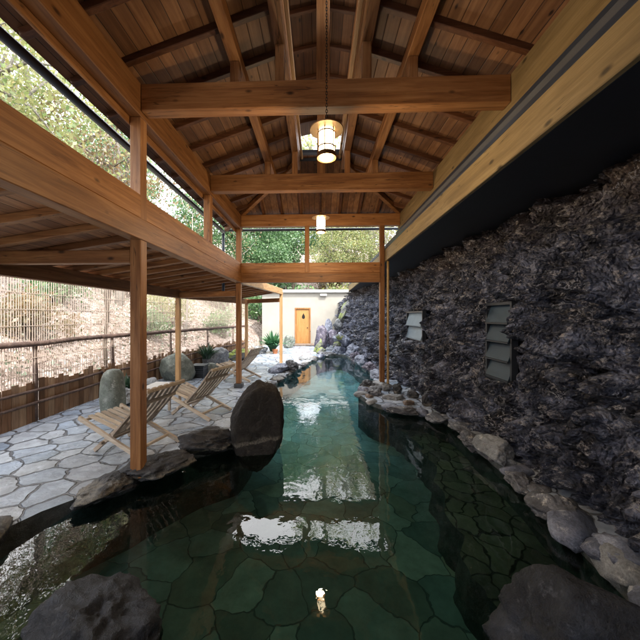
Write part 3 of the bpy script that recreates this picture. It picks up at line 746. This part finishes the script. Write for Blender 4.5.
bmesh.ops.transform(bm, matrix=Matrix.Translation((-.60, 17.24, .98)) @ Matrix.Rotation(R(90), 4, 'X'), verts=bm.verts)
link('handle', bm, M_IRON, dr)
bm = bmesh.new()      # dark bathing mark on the door: a flame-topped oval plate
pts = []
for k in range(24):
    a = k * math.tau / 24; r = 1.0 + (.28 if abs(a - math.pi/2) < .3 else 0)
    pts.append((-.83 + .085 * math.cos(a) * (1 - .25 * math.sin(a)), 17.232, 1.62 + .14 * math.sin(a) * r))
va = [bm.verts.new(p) for p in pts]; vb = [bm.verts.new((p[0], 17.2395, p[2])) for p in pts]
bm.faces.new(va); bm.faces.new(vb[::-1])
for k in range(24): bm.faces.new((va[k], va[(k+1)%24], vb[(k+1)%24], vb[k]))
link('emblem', bm, M_IRON, dr)
bm = bmesh.new(); box(bm, .12, .50, 17.02, 17.198, 2.78, 2.90); 
lamp = link('wall_lamp', bm, M_COPE, wb, bevel=.02)
bm = bmesh.new(); box(bm, -1.6, -.1, 16.5, 17.1, .005, .10)
tag(recentre(link('door_step', bm, M_BROWNR, None, bevel=.02), (-.85, 16.8, 0)), 'pale brown stone step in front of the wooden door', 'step')

# ------------------------------------------------------------------ lanterns
LG = 'lanterns hung along the ridge of the pavilion'
def lantern(label, x, y, zt):
    t = thing('hanging_lantern', label, 'lantern', (x, y, E + 1.47), LG)
    z = E + 1.47
    bm = bmesh.new(); lathe(bm, (x, y, z + .045), [(.072, 0), (.074, .01), (.074, .20), (.072, .21)], 24); link('glass', bm, M_LAMP, t, True)
    bm = bmesh.new(); lathe(bm, (x, y, z), [(.066, 0), (.088, .0), (.088, .042), (.066, .042)], 24); link('base_ring', bm, M_COPPERD, t)
    bm = bmesh.new(); lathe(bm, (x, y, z), [(.055, -.006), (.062, -.004), (.062, .0)], 20); link('lower_glass', bm, M_LAMP, t)
    bm = bmesh.new()
    for k in range(6):
        a = k * math.tau / 6 + .3; cx, cy = x + .080 * math.cos(a), y + .080 * math.sin(a)
        tube(bm, [(cx, cy, z + .04), (cx, cy, z + .27)], .0055, 6)
    for zz in (.09, .225):
        prof = [(.077, zz), (.083, zz), (.083, zz + .010), (.077, zz + .010)]
        rings = [[bm.verts.new((x + r*math.cos(k*math.tau/24), y + r*math.sin(k*math.tau/24), z + h)) for k in range(24)] for r, h in prof]
        for i in range(4):
            r0, r1 = rings[i], rings[(i+1)%4]
            for k in range(24): bm.faces.new((r0[k], r0[(k+1)%24], r1[(k+1)%24], r1[k]))
    link('cage', bm, M_COPPERD, t)
    bm = bmesh.new(); lathe(bm, (x, y, z + .27), [(.155, -.012), (.158, -.005), (.155, 0), (.06, .045), (.03, .06), (.02, .085), (.006, .09)], 32); link('shade', bm, M_BRASS, t)
    bm = bmesh.new(); zz = z + .355; k = 0
    while zz < zt:
        ring = []
        for i in range(10):
            a = i * math.tau / 10; u, w = .009 * math.cos(a), .017 * math.sin(a)
            ring.append((x + (u if k % 2 else 0), y + (0 if k % 2 else u), zz + w))
        tube(bm, ring + [ring[0]], .0032, 5, False); zz += .028; k += 1
    link('chain', bm, M_IRON, t)
    l = bpy.data.lights.new('lantern_bulb', 'POINT'); l.energy = 20; l.color = (1, .72, .42); l.shadow_soft_size = .06
    lo = bpy.data.objects.new('bulb', l); COL.objects.link(lo); lo.parent = t; lo.location = (0, 0, -.08)
lantern('glowing copper lantern nearest the camera, in front of the nearest tie beam', .08, 2.82, E + 3.38)
lantern('smaller-looking glowing copper lantern farther off, before the last tie beam', .05, 5.33, E + 3.38)

# ------------------------------------------------------------------ deck chairs
CG = 'slatted deck chairs on the terrace'
def make_chair():
    root = thing('deck_chair', 'x', 'deck chair', (0, 0, 0), CG)
    # faces -x ; width along y ; seat/back made of long slats, crossing like a two-piece stick chair
    n = 7; Wd = .56
    B0, B1 = Vector((-.42, 0, .27)), Vector((.06, 0, .82))     # back, bottom to top
    for k in range(n):
        y = -Wd/2 + Wd * k / (n - 1)
        # gently curved back slat made of three straight bars
        bm = bmesh.new(); mid = (B0 + B1)/2 + Vector((.014, 0, -.012))
        P = [B0, mid, B1]
        for a, b in zip(P, P[1:]):
            d = (b - a).normalized() * .004
            bar(bm, a - d + Vector((0, y, 0)), b + d + Vector((0, y, 0)), .056, .018, (-.75, 0, .66))
        link('back_slat', bm, CHAIRW, root)
        bm = bmesh.new()
        if 0 < k < n - 1:
            bar(bm, (-.46, y * .92 + .0, .27), (-.95, y * .92, .40), .054, .018)
            link('seat_slat', bm, CHAIRW, root)
    for s in (-1, 1):
        y = s * Wd/2 * 1.02
        br('leg', CHAIRW, root, (-.98, y, .405), (.02, y, .015), .036, .05, .004)          # seat side rail running back to a rear foot
        br('leg', CHAIRW, root, (-.30, y - s*.045, .40), (-.78, y - s*.045, .015), .036, .05, .004)
    for (x, z, nm) in ((-.44, .255, 'cross_rail'), (-.93, .37, 'cross_rail'), (-.62, .14, 'cross_rail'), (-.16, .085, 'cross_rail')):
        br(nm, CHAIRW, root, (x, -Wd/2 - .02, z), (x, Wd/2 + .02, z), .035, .03, .004)
    bm = bmesh.new(); bar(bm, (.075, -Wd/2 - .03, .80), (.075, Wd/2 + .03, .80), .024, .045); link('head_rail', bm, CHAIRW, root, bevel=.005)
    bm = bmesh.new(); bar(bm, (-.065, -Wd/2 - .02, .635), (-.065, Wd/2 + .02, .635), .025, .045); link('back_rail', bm, CHAIRW, root, bevel=.004)
    return root
c0 = make_chair()
spots = [(-1.90, 3.62, -.26, 'pale slatted deck chair nearest the camera, half hidden by the nearest post'),
         (-1.62, 4.95, -.32, 'pale slatted deck chair in the middle, between the nearest post and the corner post'),
         (-1.62, 7.75, -.30, 'pale slatted deck chair farthest from the camera, right behind the corner post')]
for i, (x, y, a, lab) in enumerate(spots):
    c = c0 if i == 0 else copy_tree(c0)
    c.location = (x, y, 0); c.rotation_euler = (0, 0, a); c['label'] = lab
# low white table
tb = thing('side_table', 'low table with a plain white top standing behind the nearest deck chair', 'table', (-2.8, 5.4, 0))
bx('tabletop', M_WHITE, tb, -3.08, -2.55, 5.15, 5.65, .37, .40)
for sx in (-3.03, -2.60):
    for sy in (5.2, 5.6): bx('leg', CHAIRW, tb, sx - .02, sx + .02, sy - .02, sy + .02, 0, .369, bevel=.003)
# dark ridged box
db = thing('storage_box', 'low dark blue box with ridged sides next to the rounded boulder', 'box', (-3.2, 8.05, 0))
bx('body', M_GUTTER, db, -3.40, -3.06, 7.95, 8.3, .0, .30)
for k in range(5): bx('ridge', M_LFRAME, db, -3.41, -3.05, 7.93, 8.31, .03 + k*.055, .055 + k*.055, bevel=.004)
bx('lid', M_LFRAME, db, -3.43, -3.03, 7.92, 8.33, .301, .33)

# ------------------------------------------------------------------ fence
FA, FB = Vector((-4.35, 2.0)), Vector((-3.1, 13.6))
FP = [Vector((-4.45,-3.0)), Vector((-4.42, 6.0)), Vector((-3.15, 13.4))]
fn = thing('rustic_fence', 'low weathered plank fence with a bark rail and open reed screen along the slope', 'fence', (-4.4, 6, 0))
bmB, bmC = bmesh.new(), bmesh.new(); prng = random.Random(5)
for a, b in zip(FP, FP[1:]):
    L = (b - a).length; d = (b - a) / L; s = 0.0; nrm = Vector((d.y, -d.x))
    while s < L:
        w = prng.uniform(.07, .13); p = a + d * (s + w/2); h = prng.uniform(.56, .68)
        off = prng.uniform(-.008, .008)
        bar(bmB, (p.x + nrm.x*off, p.y + nrm.y*off, -.02), (p.x + nrm.x*off + prng.uniform(-.01,.01), p.y, h), .016, w * .94, (d.x, d.y, 0)); s += w
    s = 0.0
    while s < L:
        p = a + d * s; bar(bmC, (p.x, p.y, .6), (p.x, p.y, 2.35 + .02*prng.random()), .009 * prng.uniform(.6, 1.2), .006, (1, 0, 0)); s += .042 * prng.uniform(.8, 1.2)
for z in (.75, 1.0, 1.5, 1.75, 2.0, 2.28):
    for a, b in zip(FP, FP[1:]): bar(bmC, (a.x + .006, a.y, z), (b.x + .006, b.y, z), .007, .009)
link('plank_panel', bmB, M_PLANK, fn); link('reed_screen', bmC, M_WIRE, fn)
for z0, r in ((1.22, .042), (.50, .022), (.30, .022)):
    for a, b in zip(FP, FP[1:]):
        bm = bmesh.new(); off = .0 if z0 > 1 else .035
        n = 14; d = (b-a).normalized(); nr = Vector((d.y, -d.x)) * off
        tube(bm, [(a.x + (b.x-a.x)*i/n + nr.x, a.y + (b.y-a.y)*i/n + nr.y, z0 + .035 * noise.noise((i*.7, z0, a.y))) for i in range(n+1)], [r * (1 + .2*noise.noise((i*1.3, 4, z0))) for i in range(n+1)], 8)
        link('rail', bm, M_LOG, fn, True)
for y in (-2, .4, 2.6, 4.6, 6.3, 8.2, 10.1, 12, 13.3):
    x = along([(p.x, p.y) for p in FP], y)
    bm = bmesh.new(); tube(bm, [(x - .03, y, -.05), (x - .02, y, .7), (x - .03 + .03*noise.noise((y,0,0)), y, 1.3)], [.04, .036, .03], 8); link('stake', bm, M_LOG, fn, True)

# ------------------------------------------------------------------ plants
def blade_plant(name, label, c, n, L, w, mat, cat, seed, pot=None, droop=1.0):
    r = random.Random(seed); t = thing(name, label, cat, c); bm = bmesh.new()
    for k in range(n):
        a = r.random()*math.tau; l = L * r.uniform(.65, 1.05); lean = r.uniform(.15, .95)
        d = Vector((math.cos(a), math.sin(a), 0)); s = Vector((-d.y, d.x, 0)); prev = None
        b0 = Vector(c) + d * r.uniform(0, .12)
        for i in range(7):
            u = i / 6; p = b0 + d * (lean * l * u ** 1.5) + Vector((0, 0, l * (u - .42 * droop * lean * 1.4 * u * u)))
            ww = w * (.25 + .75 * math.sin(math.pi * min(1, .15 + u * .9))) * (1 if i < 6 else .1)
            q = (bm.verts.new(p + s * ww), bm.verts.new(p - s * ww))
            if prev: bm.faces.new((prev[0], q[0], q[1], prev[1]))
            prev = q
    link('leaves', bm, mat, t, True)
    if pot:
        bm = bmesh.new(); lathe(bm, c, [(.12, 0), (.16, .2), (.18, .2), (.18, .25), (.15, .25)], 20); link('pot', bm, M_TERRA, t)
    return t
blade_plant('broad_leaf_plant', 'lush plant with long broad arching green leaves near the white wall', (-2.05, 13.6, .05), 130, 1.15, .06, L_PLANT, 'plant', 3, None, 1.3)
bm = bmesh.new(); lathe(bm, (-1.88, 13.2, 0), [(.09, 0), (.12, .15), (.135, .15), (.135, .19), (.11, .19)], 20)
tag(recentre(link('flower_pot', bm, M_TERRA), (-1.88, 13.2, 0)), 'small terracotta pot at the foot of the broad-leaved plant', 'pot')
blade_plant('fern', 'dark green fern growing over the grey boulder by the fence', (-3.5, 9.4, .3), 70, .6, .03, L_FERN, 'fern', 4)
blade_plant('fern', 'small dark fern at the fence behind the upright pillar stone', (-4.0, 6.2, .1), 40, .4, .025, L_FERN, 'fern', 8)
blade_plant('grass_tuft', 'bright yellow-green tuft growing among the heaped rocks', (.98, 13.7, .58), 60, .32, .02, L_YEL, 'plant', 9)

# ------------------------------------------------------------------ trees
def make_tree(name, lmat, bmat, H, crown_c, crown_r, nclump, per, ls, seed, limbs=7, tr=.16):
    r = random.Random(seed); t = thing(name, 'x', 'tree'); bm = bmesh.new()
    lean = Vector((r.uniform(-.5,.5), r.uniform(-.5,.5), 0))
    tp = [Vector((0,0,-.4)) + (lean*(i/6)**2) + Vector((r.uniform(-.06,.06), r.uniform(-.06,.06), (H*.92+.4)*i/6)) for i in range(7)]
    tube(bm, tp, [tr*(1-.13*i) + .015 for i in range(7)], 9)
    cl = []
    for k in range(nclump):
        while True:
            p = Vector((r.uniform(-1,1), r.uniform(-1,1), r.uniform(-1,1)))
            if .3 < p.length < 1: break
        cl.append(Vector((p.x*crown_r[0], p.y*crown_r[1], p.z*crown_r[2] + crown_c)) + lean)
    for k in range(min(limbs, nclump)):
        e = cl[k*len(cl)//limbs]; i0 = r.randint(2, 5); s = tp[i0]
        m = (s + e)/2 + Vector((r.uniform(-.2,.2), r.uniform(-.2,.2), .25))
        tube(bm, [s, m, e], [tr*.42, tr*.26, tr*.08], 6)
    link('trunk', bm, bmat, t, True)
    bm = bmesh.new()
    for c in cl:
        sp = r.uniform(.28, .55) * (crown_r[0] / 2.2) ** .5
        for k in range(int(per * r.uniform(.5, 1.4))):
            leaf_quad(bm, c + Vector((r.gauss(0, sp), r.gauss(0, sp), r.gauss(0, sp*.6))), ls * r.uniform(.6, 1.3), r)
    link('crown', bm, lmat, t)
    return t
protos = {'g': make_tree('broadleaf_tree', L_GREEN, M_BARK, 8, 5.6, (2.6,2.6,2.9), 95, 130, .09, 1),
          'y': make_tree('slender_tree', L_YEL, M_BARKP, 9, 6.3, (2.3,2.3,3.2), 70, 120, .072, 2, 10, .15),
          'r': make_tree('autumn_tree', L_RUST, M_BARKP, 9, 6.0, (2.4,2.4,3.0), 60, 110, .072, 3, 10, .17),
          't': make_tree('cedar_tree', L_YEL, M_BARKP, 13, 9.5, (1.8,1.8,3.2), 40, 55, .10, 5, 6, .34)}
TG = 'trees on the slope around the bath'
used = set()
for kind, x, y, rz, sc, lab in [
    ('g', -4.6, 22.0, 0, .95, 'dense green tree above the white building, seen at the left of the far opening'),
    ('g', -1.9, 23.5, 2, 1.0, 'dense green tree behind the white building, just left of the middle strut'),
    ('g', -7.8, 20.5, 4, 1.0, 'dense green tree at the far left behind the fence end, above the lean-to roof'),
    ('y', .9, 25.0, 1, .95, 'yellow-green tree seen just right of the middle strut of the far opening'),
    ('t', 1.9, 21.5, 0, .9, 'tree with a thick bare pale trunk right of the middle of the far opening'),
    ('t', 4.0, 22.5, 2, 1.0, 'tree with a thick bare trunk close to the right post in the far opening'),
    ('r', 3.1, 26.0, 3, 1.0, 'rusty leaved tree between the two bare trunks beyond the white building'),
    ('r', 6.2, 23.5, 5, 1.0, 'rusty leaved tree behind the right post above the lava wall'),
    ('y', -8.2, 6.8, 0, .95, 'pale yellow-green tree over the left eave, between the first two upper posts'),
    ('r', -7.4, 11.0, 2, .9, 'rusty leaved tree on the left slope behind the farthest deck chair'),
    ('y', -9.8, 10.5, 3, 1.0, 'pale sparse tree up the left slope beyond the nearest post'),
    ('y', -7.2, 3.0, 4, .9, 'pale leafy tree on the left slope at the left picture edge'),
    ('g', -10.5, 15.5, 1, 1.0, 'dark green tree high on the left slope behind the corner post'),
    ('r', -11.0, 3.2, 5, 1.1, 'rusty sparse tree highest on the left slope near the picture edge'),
    ('t', .5, 27.0, 4, 1.35, 'tallest bare-trunked tree, seen through the small vent in the roof ridge'),
    ('g', -4.0, 26.5, 5, 1.15, 'green tree rising behind the two dense green trees at the left of the far opening'),
    ('y', .6, 21.4, 5, .80, 'yellow-green tree close behind the white building, right of the middle strut'),
    ('y', 2.7, 21.0, 1, .84, 'yellow-green tree close behind the white building, between the two thick trunks'),
    ('y', 5.0, 21.2, 3, .86, 'yellow-green tree close behind the lava wall, right of the right post'),
    ('g', -3.2, 21.6, 1, .74, 'round green tree close behind the coping at the left of the far opening')]:
    t = protos[kind] if kind not in used else copy_tree(protos[kind]); used.add(kind)
    t.location = (x, y, hill_h(x, y)); t.rotation_euler = (0, 0, rz); t.scale = (sc,)*3
    t['label'] = lab; t['group'] = TG

def make_bush(name, lmat, seed):
    r = random.Random(seed); t = thing(name, 'x', 'bush'); bm = bmesh.new(); st = bmesh.new()
    for k in range(16):
        a = r.random()*6.28; c = Vector((math.cos(a)*r.uniform(.1,.8), math.sin(a)*r.uniform(.1,.8), r.uniform(.35,1.1)))
        tube(st, [(0,0,-.2), c*.5, c], [.02,.014,.006], 5)
        for q in range(90): leaf_quad(bm, c + Vector((r.gauss(0,.2), r.gauss(0,.2), r.gauss(0,.17))), r.uniform(.035,.08), r)
    link('stems', st, M_BARK, t, True); link('foliage', bm, lmat, t); return t
bp_ = {'g': make_bush('green_bush', L_GREEN, 3), 'y': make_bush('yellow_bush', L_YEL, 4), 'r': make_bush('rusty_bush', L_RUST, 5)}
used = set(); BG = 'bushes on the slope around the bath'
for kind, x, y, sc, lab in [
    ('g', -5.6, 9.6, .8, 'green bush low on the slope behind the fence, left of the corner post'),
    ('r', -6.4, 6.6, .9, 'rusty bush behind the fence, between the nearest post and the first pale post'),
    ('g', -7.6, 8.6, 1.0, 'green bush higher on the slope behind the first pale post'),
    ('y', -6.0, 12.0, 1.0, 'yellow-green bush on the slope behind the corner post'),
    ('g', -4.4, 14.0, 1.1, 'green bush at the far end of the fence behind the broad-leaved plant'),
    ('r', -8.2, 12.8, 1.3, 'rusty bush high on the slope left of the farthest deck chair'),
    ('g', -3.6, 20.3, 2.0, 'large green bush rising over the coping at the left end of the white building'),
    ('g', -1.2, 20.6, 2.1, 'large green bush rising over the coping above the wooden door'),
    ('y', .8, 20.6, 1.9, 'large yellow-green bush rising over the coping right of the wooden door'),
    ('y', 2.9, 20.8, 2.1, 'large yellow-green bush rising behind the right post over the coping'),
    ('g', -6.0, 19.5, 2.2, 'large green bush left of the white building'),
    ('r', 1.9, 23.2, 2.2, 'large rusty bush on the slope between the bare trunks'),
    ('g', -2.6, 24.5, 2.6, 'large green bush high on the slope left of the middle strut')]:
    t = bp_[kind] if kind not in used else copy_tree(bp_[kind]); used.add(kind)
    t.location = (x, y, hill_h(x, y)); t.rotation_euler = (0, 0, x * 7); t.scale = (sc,)*3; t['label'] = lab; t['group'] = BG
for i, (x, y, h, lab) in enumerate([(-5.3, 7.3, 4.5, 'slim leaning trunk behind the fence between the nearest post and the first pale post'),
    (-5.1, 11.4, 5.0, 'slim bare trunk behind the fence left of the corner post'), (-6.6, 9.2, 6.0, 'slim bare trunk up the slope behind the first pale post'),
    (-4.3, 15.2, 5.0, 'slim bare trunk at the far end of the fence'), (-6.2, 4.6, 6.0, 'slim bare trunk on the slope at the left picture edge')]):
    t = thing('sapling', lab, 'tree', (x, y, hill_h(x, y)), 'slim saplings behind the fence'); bm = bmesh.new(); z0 = hill_h(x, y)
    r = random.Random(i); pts = [(x + r.uniform(-.06,.06) + .05*k, y + r.uniform(-.06,.06), z0 - .2 + h*k/6) for k in range(7)]
    tube(bm, pts, [.05 - .006*k for k in range(7)], 7)
    for k in range(3, 7):
        for q in range(3):
            a = r.random()*6.28; P = Vector(pts[k]); tube(bm, [P, P + Vector((math.cos(a)*.4, math.sin(a)*.4, .3)), P + Vector((math.cos(a)*.8, math.sin(a)*.8, .8))], [.016,.01,.004], 5)
    link('trunk', bm, M_BARK if i % 2 == 0 else M_BARKP, t, True)
    bm = bmesh.new()
    for k in range(260): 
        P = Vector(pts[r.randint(3, 6)]); leaf_quad(bm, P + Vector((r.gauss(0,.45), r.gauss(0,.45), r.uniform(.1,.9))), r.uniform(.03,.07), r)
    link('leaves', bm, L_RUST if i % 2 else L_YEL, t)

# ------------------------------------------------------------------ light, sky, camera
CLOUD = 22.0      # bright thin cloud over most of the sky
SUN_EL, SUN_AZ = 50, 148       # azimuth clockwise from +y (from behind, on the right)
w = bpy.data.worlds.new('World'); S.world = w; w.use_nodes = True
nt = w.node_tree; bg = nt.nodes['Background']
sky = nt.nodes.new('ShaderNodeTexSky'); sky.sky_type = 'NISHITA'; sky.sun_disc = False
sky.sun_elevation = R(SUN_EL); sky.sun_rotation = R(SUN_AZ); sky.dust_density = 5.0; sky.air_density = 1.0
bg.inputs[1].default_value = .12
tcw = nt.nodes.new('ShaderNodeTexCoord'); cl = nt.nodes.new('ShaderNodeTexNoise'); cl.inputs['Scale'].default_value = 2.2; cl.inputs['Detail'].default_value = 7
crw = nt.nodes.new('ShaderNodeValToRGB'); crw.color_ramp.elements[0].position = .38; crw.color_ramp.elements[1].position = .56
mxw = nt.nodes.new('ShaderNodeMix'); mxw.data_type = 'RGBA'; mxw.inputs[7].default_value = (CLOUD, CLOUD*1.0, CLOUD*1.02, 1)
nt.links.new(tcw.outputs['Generated'], cl.inputs['Vector']); nt.links.new(cl.outputs['Fac'], crw.inputs[0])
nt.links.new(crw.outputs[0], mxw.inputs[0]); nt.links.new(sky.outputs[0], mxw.inputs[6]); nt.links.new(mxw.outputs[2], bg.inputs[0])
sl = bpy.data.lights.new('sun', 'SUN'); sl.energy = 2.0; sl.angle = R(.6); sl.color = (1, .94, .85)
so = bpy.data.objects.new('sun', sl); COL.objects.link(so)
dirv = Vector((math.sin(R(SUN_AZ)) * math.cos(R(SUN_EL)), math.cos(R(SUN_AZ)) * math.cos(R(SUN_EL)), math.sin(R(SUN_EL))))
so.rotation_euler = dirv.to_track_quat('Z', 'Y').to_euler(); so.location = (8, -10, 14)

cam = bpy.data.cameras.new('camera'); co = bpy.data.objects.new('camera', cam); COL.objects.link(co); S.camera = co
F = 302.0
cam.sensor_width = 36; cam.lens = 36 * F / 640
YAW = math.atan(10.5 / F)
co.location = (0, 0, EYE); co.rotation_euler = (R(90), 0, YAW)
# principal point at (307.5, 316) of 640 x 640
cam.shift_x = (320 - 307.5) / 640; cam.shift_y = -(320 - 316) / 640
cam.clip_start = .05; cam.clip_end = 600
vs = S.view_settings; vs.view_transform = 'Standard'; vs.look = 'None'; vs.exposure = 1.55; vs.gamma = 1; vs.use_curve_mapping = False
S.cycles.use_denoising = True
S.cycles.max_bounces = 10; S.cycles.diffuse_bounces = 6; S.cycles.glossy_bounces = 4; S.cycles.transparent_max_bounces = 12
S.cycles.sample_clamp_indirect = 6
for o in bpy.data.objects:
    if '_bare' in o: del o['_bare']
